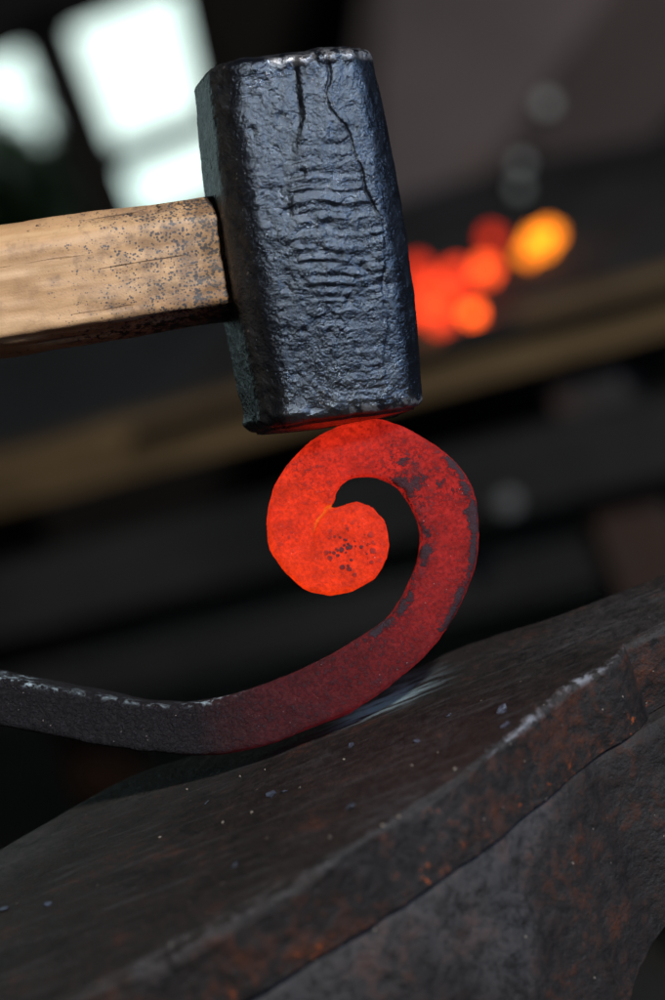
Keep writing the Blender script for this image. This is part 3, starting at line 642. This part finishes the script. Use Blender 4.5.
# fire bed
fire_pts = [(537, 243, .0105, 'y'), (549, 234, .009, 'y'), (528, 254, .007, 'o2'), (486, 270, .009, 'o'), (473, 315, .0065, 'o1'), (455, 275, .009, 'r'), (440, 320, .009, 'r2'),
            (430, 288, .009, 'r2'), (492, 238, .008, 'd'), (420, 312, .010, 'r2'), (462, 290, .011, 'd'), (450, 300, .008, 'r'), (418, 270, .010, 'd')]
EM = {'y': ((1, .24, .006), 3.8), 'o2': ((1, .22, .01), 2.6), 'o1': ((1, .10, .009), 6.5), 'o': ((1, .085, .01), 3.2), 'r': ((1, .05, .008), 2.0), 'r2': ((1, .055, .01), 2.2), 'd': ((1, .04, .006), 1.2)}
def m_coal(k):
    t = NT('glowing_coal_' + {'y': 'yellow', 'o2': 'amber', 'o1': 'bright_orange', 'o': 'orange', 'r': 'red', 'r2': 'orange_red', 'd': 'dull_red'}[k]); c = t.co()
    col, st = EM[k]; n = t.noise(c, 120, 4, .6)
    t.P(Base_Color=(0.03, 0.025, 0.022), Roughness=.9, Emission_Color=col, Emission_Strength=t.rng(n, .35, .6, st * .5, st * 1.3)); return t.m
mc = {k_: m_coal(k_) for k_ in EM}
LBL = ['brightest yellow coal glowing right of the hammer head', 'smaller yellow coal touching the right end of the brightest one', 'amber coal touching the lower left end of the brightest yellow one', 'orange coal left of the yellow blaze, largest of its colour',
       'round bright orange coal sitting lowest in the fire, in front of the board', 'red glowing coal above the round bright orange one', 'orange red coal lowest beside the hammer edge', 'orange red coal close to the hammer edge at mid height of the fire',
       'dull red coal topmost in the fire, left of the yellow blaze', 'orange red coal partly hidden behind the hammer head low down', 'dull red coal in the middle of the fire', 'red coal left of the round bright orange one', 'dull red coal highest beside the hammer edge']
def coal_mesh(rad, seed):
    bmv = []; fcs = []; nu, nv = 14, 9
    for i in range(nv):
        for j in range(nu):
            th_ = math.pi * (i + .5) / nv; ph = 2 * math.pi * j / nu; bmv.append((math.sin(th_) * math.cos(ph), math.sin(th_) * math.sin(ph), math.cos(th_)))
    v = np.array(bmv); v = v * (1 + .28 * fbm(v, 1.6, 2, seed))[:, None] * rad
    fcs = grid_faces(nv, nu, True); fcs.append(tuple(range(nu))[::-1]); fcs.append(tuple(range((nv - 1) * nu, nv * nu)))
    return mesh_from(v, fcs)
for i, (x, y, s, k_) in enumerate(fire_pts):
    zz_ = ZB + s * .8 + (0.0 if y > 300 else 0.012)
    p = onz(x, y, zz_)
    o = link('coal', coal_mesh(s, 500 + i), mc[k_], None, smooth=True); o.location = p; o.rotation_euler = (0, 0, i)
    tag(o, LBL[i], 'coal', 'glowing coals in the forge fire')
# dark bed of ash and dead coal the glowing ones lie in
c0 = onz(490, 265, ZB); nb_ = 60
gx, gy = np.meshgrid(np.linspace(-1, 1, nb_), np.linspace(-1, 1, nb_))
rad = np.hypot(gx, gy); hh = 0.014 * np.clip(1 - rad ** 2, 0, 1) + 0.006 * fbm(np.stack([gx, gy, 0 * gx], -1), 9, 3, 600) * (rad < .95) 
Vb = np.stack([c0.x + dr.x * gx * .26 + back.x * gy * .22, c0.y + dr.y * gx * .26 + back.y * gy * .22, ZB - 0.0055 + np.clip(hh, 0, 1)], -1).reshape(-1, 3)
Vb = np.vstack([Vb]); fcs = [f for f in grid_faces(nb_, nb_, False)]
ash = link('ash_bed', mesh_from(Vb, fcs), m_simple('ash_and_dead_coal', (0.03, 0.028, 0.027), (0.015, 0.014, 0.014), 60, .9), None)
tag(ash, 'dark bed of ash and dead coal under the glowing coals', 'ash', kind='stuff')

# hood / chimney breast over the fire: sloping smoky sheet-metal hood
hood = empty('forge_hood', at(600, 100, 2.75))
tag(hood, 'smoky brown grey forge hood blurred behind the hammer, upper right', 'hood')
m_hood = m_simple('sooty_sheet_metal', (0.19, 0.145, 0.14), (0.10, 0.08, 0.08), 2.2, .75, 0.0)
hp = [(395, -260, 3.0), (900, -420, 3.0), (900, -60, 2.7), (690, 95, 2.62), (612, 190, 2.62), (520, 262, 2.66), (372, 330, 2.75), (352, 60, 2.9)]
hpoly = [at(x, y, d_) for x, y, d_ in hp]
o = link('hood_panel', prism(hpoly, Vector((0.05, 0.30, 0.02))), m_hood, hood, smooth=False)
# metal knobs on the hood, pale colour painted in for their glints
for (x, y, s, lb) in ((547, 103, .0085, 'single round metal knob with painted pale glint on the grey hood, above the others'), (521, 163, .0065, 'upper metal knob, glint painted pale, of the close pair on the hood above the fire'), (519, 188, .0065, 'lower metal knob, glint painted pale, of the close pair on the hood above the fire')):
    c_ = at(x, y, 2.58); n = 16
    poly = [c_ + CR * s * math.cos(2 * math.pi * i / n) + CU * s * math.sin(2 * math.pi * i / n) for i in range(n)]
    o = link('knob', prism(poly, fwd * 0.09), m_simple('painted_metal_glint', (0.36, 0.40, 0.37), (0.28, 0.31, 0.29), 20, .4), None, smooth=False); bevel(o, s * .3)
    tag(o, lb, 'knob', 'metal knobs with painted glints on the forge hood')

# floor and walls
m_floor = m_simple('packed_dirt_floor', (0.04, 0.04, 0.04), (0.02, 0.02, 0.02), 5, .9)
YW_ = CAM.y + 4.36
fl = link('floor', mesh_from([(-6, -3, 0), (6, -3, 0), (6, YW_, 0), (-6, YW_, 0)], [(0, 1, 2, 3)]), m_floor, None, smooth=False); tag(fl, kind='structure')
m_wall = m_simple('soot_black_boards', (0.012, 0.011, 0.011), (0.02, 0.017, 0.016), 3, .9)
YW = CAM.y + 4.3
def onwall(px, py, y=None):
    r = ray(px, py); return CAM + r * (((y if y is not None else YW) - CAM.y) / r.y)
# window opening corners in the wall (clockwise from upper left)
W_TL, W_TR, W_BR, W_BL = onwall(-150, 96), onwall(172, -34), onwall(262, 180), onwall(-60, 326)
xl, xr = min(W_TL.x, W_BL.x), max(W_TR.x, W_BR.x); zt_, zb_ = max(W_TL.z, W_TR.z), min(W_BL.z, W_BR.z)
ol, orr, ot, ob = [(-6, 4.5), (6, 4.5), (6, 0), (-6, 0)], [W_TL, W_TR, W_BR, W_BL], None, None
wv = [(x, YW, z) for x, z in ol] + [tuple(p) for p in orr]; nv_ = len(wv)
wv += [(x, y + 0.12, z) for x, y, z in wv]
wf_ = []
for i in range(4):
    j = (i + 1) % 4
    wf_ += [(i, j, 4 + j, 4 + i), (8 + i, 12 + i, 12 + j, 8 + j), (4 + i, 4 + j, 12 + j, 12 + i), (i, 8 + i, 8 + j, j)]
wl = link('wall', mesh_from(wv, wf_), m_wall, None, smooth=False); tag(wl, kind='structure')
win = empty('window', (W_BL + W_BR) / 2)
tag(win, 'bright blurred window with dark glazing bars in the upper left behind the hammer', 'window')
m_frame = m_simple('dark_window_frame', (0.02, 0.019, 0.018), (0.012, 0.011, 0.01), 8, .8)
yw = YW + 0.05
def wbar(name, a_, b_, w, col=m_frame):
    """bar in the window plane between two photo positions, w in photo pixels"""
    pa, pb = onwall(*a_, yw), onwall(*b_, yw); d_ = (pb - pa).normalized(); s_ = Vector((-d_.z, 0, d_.x)) * (w * K * 4.4 / 2)
    o = link(name, prism([pa - s_, pb - s_, pb + s_, pa + s_], Vector((0, 0.035, 0))), col, win, smooth=False); return o
wbar('glazing_bar', (28, -8), (140, 290), 50); wbar('glazing_bar', (104, 165), (250, 108), 25).location.y += .002
wbar('frame', (-160, 108), (190, -30), 26); wbar('frame', (190, -60), (226, 110), 44).location.y -= .003
wbar('frame', (70, 272), (150, 238), 30); wbar('frame', (206, 100), (262, 185), 8)
o = link('pane', prism([onwall(-155, 98, yw + .016), onwall(174, -36, yw + .016), onwall(262, 182, yw + .016), onwall(-62, 328, yw + .016)], Vector((0, .004, 0))), None or (lambda t: (t.P(Base_Color=(.93, .98, .97), Roughness=0.05, **{'Transmission Weight': 1.0, 'IOR': 1.0}), t.m)[1])(NT('window_glass')), win, smooth=False)
# daylight outside: overcast sky backdrop and a shrub
t = NT('overcast_sky_light'); c = t.co(); n = t.noise(c, .5, 3)
t.P(Base_Color=(0, 0, 0), Emission_Color=t.mix(t.rng(n, .35, .65), (0.50, 0.80, 0.74), (0.88, 1.0, 0.95)), Emission_Strength=1.7)
sk = link('sky', mesh_from([(-9, YW + 6, -2), (9, YW + 6, -2), (9, YW + 6, 7), (-9, YW + 6, 7)], [(0, 1, 2, 3)]), t.m, None, smooth=False); tag(sk, kind='structure')
gr = link('ground', mesh_from([(-9, YW + .2, -1.9), (9, YW + .2, -1.9), (9, YW + 6, -1.9), (-9, YW + 6, -1.9)], [(0, 1, 2, 3)]), m_simple('outdoor_ground', (.07, .09, .04), (.1, .09, .06), 3, .9), None, smooth=False); tag(gr, kind='structure')
YS = YW + 1.2
def shrub(cxp, cyp, rx, rz, nleaf, seed, label, dens=1.0, light=False):
    rn = random.Random(seed); c_ = onwall(cxp, cyp, YS); v = []; f = []
    for i in range(nleaf):
        while True:
            a_ = Vector((rn.uniform(-1, 1), rn.uniform(-1, 1), rn.uniform(-1, 1)))
            if a_.length < 1 + .25 * math.sin(a_.x * 9 + a_.z * 7): break
        p = c_ + Vector((a_.x * rx, a_.y * .3, a_.z * rz)); s_ = rn.uniform(.012, .03)
        d1 = Vector((rn.gauss(0, 1), rn.gauss(0, 1), rn.gauss(0, 1))).normalized(); d2 = d1.cross(Vector((rn.gauss(0, 1), rn.gauss(0, 1), rn.gauss(0, 1)))).normalized()
        k_ = len(v); v += [p - d1 * s_, p + d2 * s_ * .45, p + d1 * s_, p - d2 * s_ * .45]; f.append((k_, k_ + 1, k_ + 2, k_ + 3))
    root = empty('shrub', (c_.x, c_.y, -1.9)); tag(root, label, 'shrub', 'shrubs outside the window')
    link('foliage', mesh_from(v, f), m_leaf, root, smooth=False)
    link('stem', prism([(c_.x + .02 * math.cos(k), c_.y + .02 * math.sin(k), -1.9) for k in range(0, 6)], Vector((0, 0, c_.z + 1.9))), m_block, root, smooth=False)
m_leaf = m_simple('green_leaves', (0.05, 0.10, 0.03), (0.08, 0.14, 0.04), 3, .6)
shrub(-4, 215, .18, .21, 2600, 3, 'dark green shrub seen through the lowest left part of the window')
shrub(66, 190, .085, .13, 420, 5, 'sparse pale shrub between the dark shrub and the glazing bar')

# ------------------------------------------------------------------ light: a window/doorway side light, hard small key and a weak room fill
def area(name, loc, target, size, power, col, sy=None):
    l = bpy.data.lights.new(name, 'AREA'); l.size = size; l.energy = power; l.color = col
    if sy: l.shape = 'RECTANGLE'; l.size_y = sy
    o = bpy.data.objects.new(name, l); COL.objects.link(o); o.location = loc
    d_ = (Vector(target) - Vector(loc)).normalized(); o.rotation_euler = d_.to_track_quat('-Z', 'Y').to_euler(); return o
F0 = at(332, 450, .925)
def dirv(right, up):    # degrees right of and above the line back to the camera
    return (-fwd * math.cos(R(right)) * math.cos(R(up)) + CR * math.sin(R(right)) * math.cos(R(up)) + CU * math.sin(R(up)))
area('doorway_light', F0 + dirv(50, 29) * 1.5, F0 + CU * .05, 0.30, 11, (0.44, 0.65, 1.0), 0.4)
area('key_light', F0 + dirv(17, 36) * 2.0, F0, 0.16, 46, (1.0, 0.95, 0.88))
area('window_light', at(-560, 120, 1.45), F0 + Vector((0, 0, .06)), 0.35, 0.25, (0.75, 1.0, 0.97))
W_ = bpy.data.worlds.new('World'); S.world = W_; W_.use_nodes = True
W_.node_tree.nodes['Background'].inputs[0].default_value = (0.6, 0.7, 0.85, 1); W_.node_tree.nodes['Background'].inputs[1].default_value = 0.012
S.view_settings.view_transform = 'Standard'; S.view_settings.look = 'None'; S.view_settings.exposure = 0; S.view_settings.gamma = 1
S.cycles.max_bounces = 6
S.cycles.sample_clamp_indirect = 4
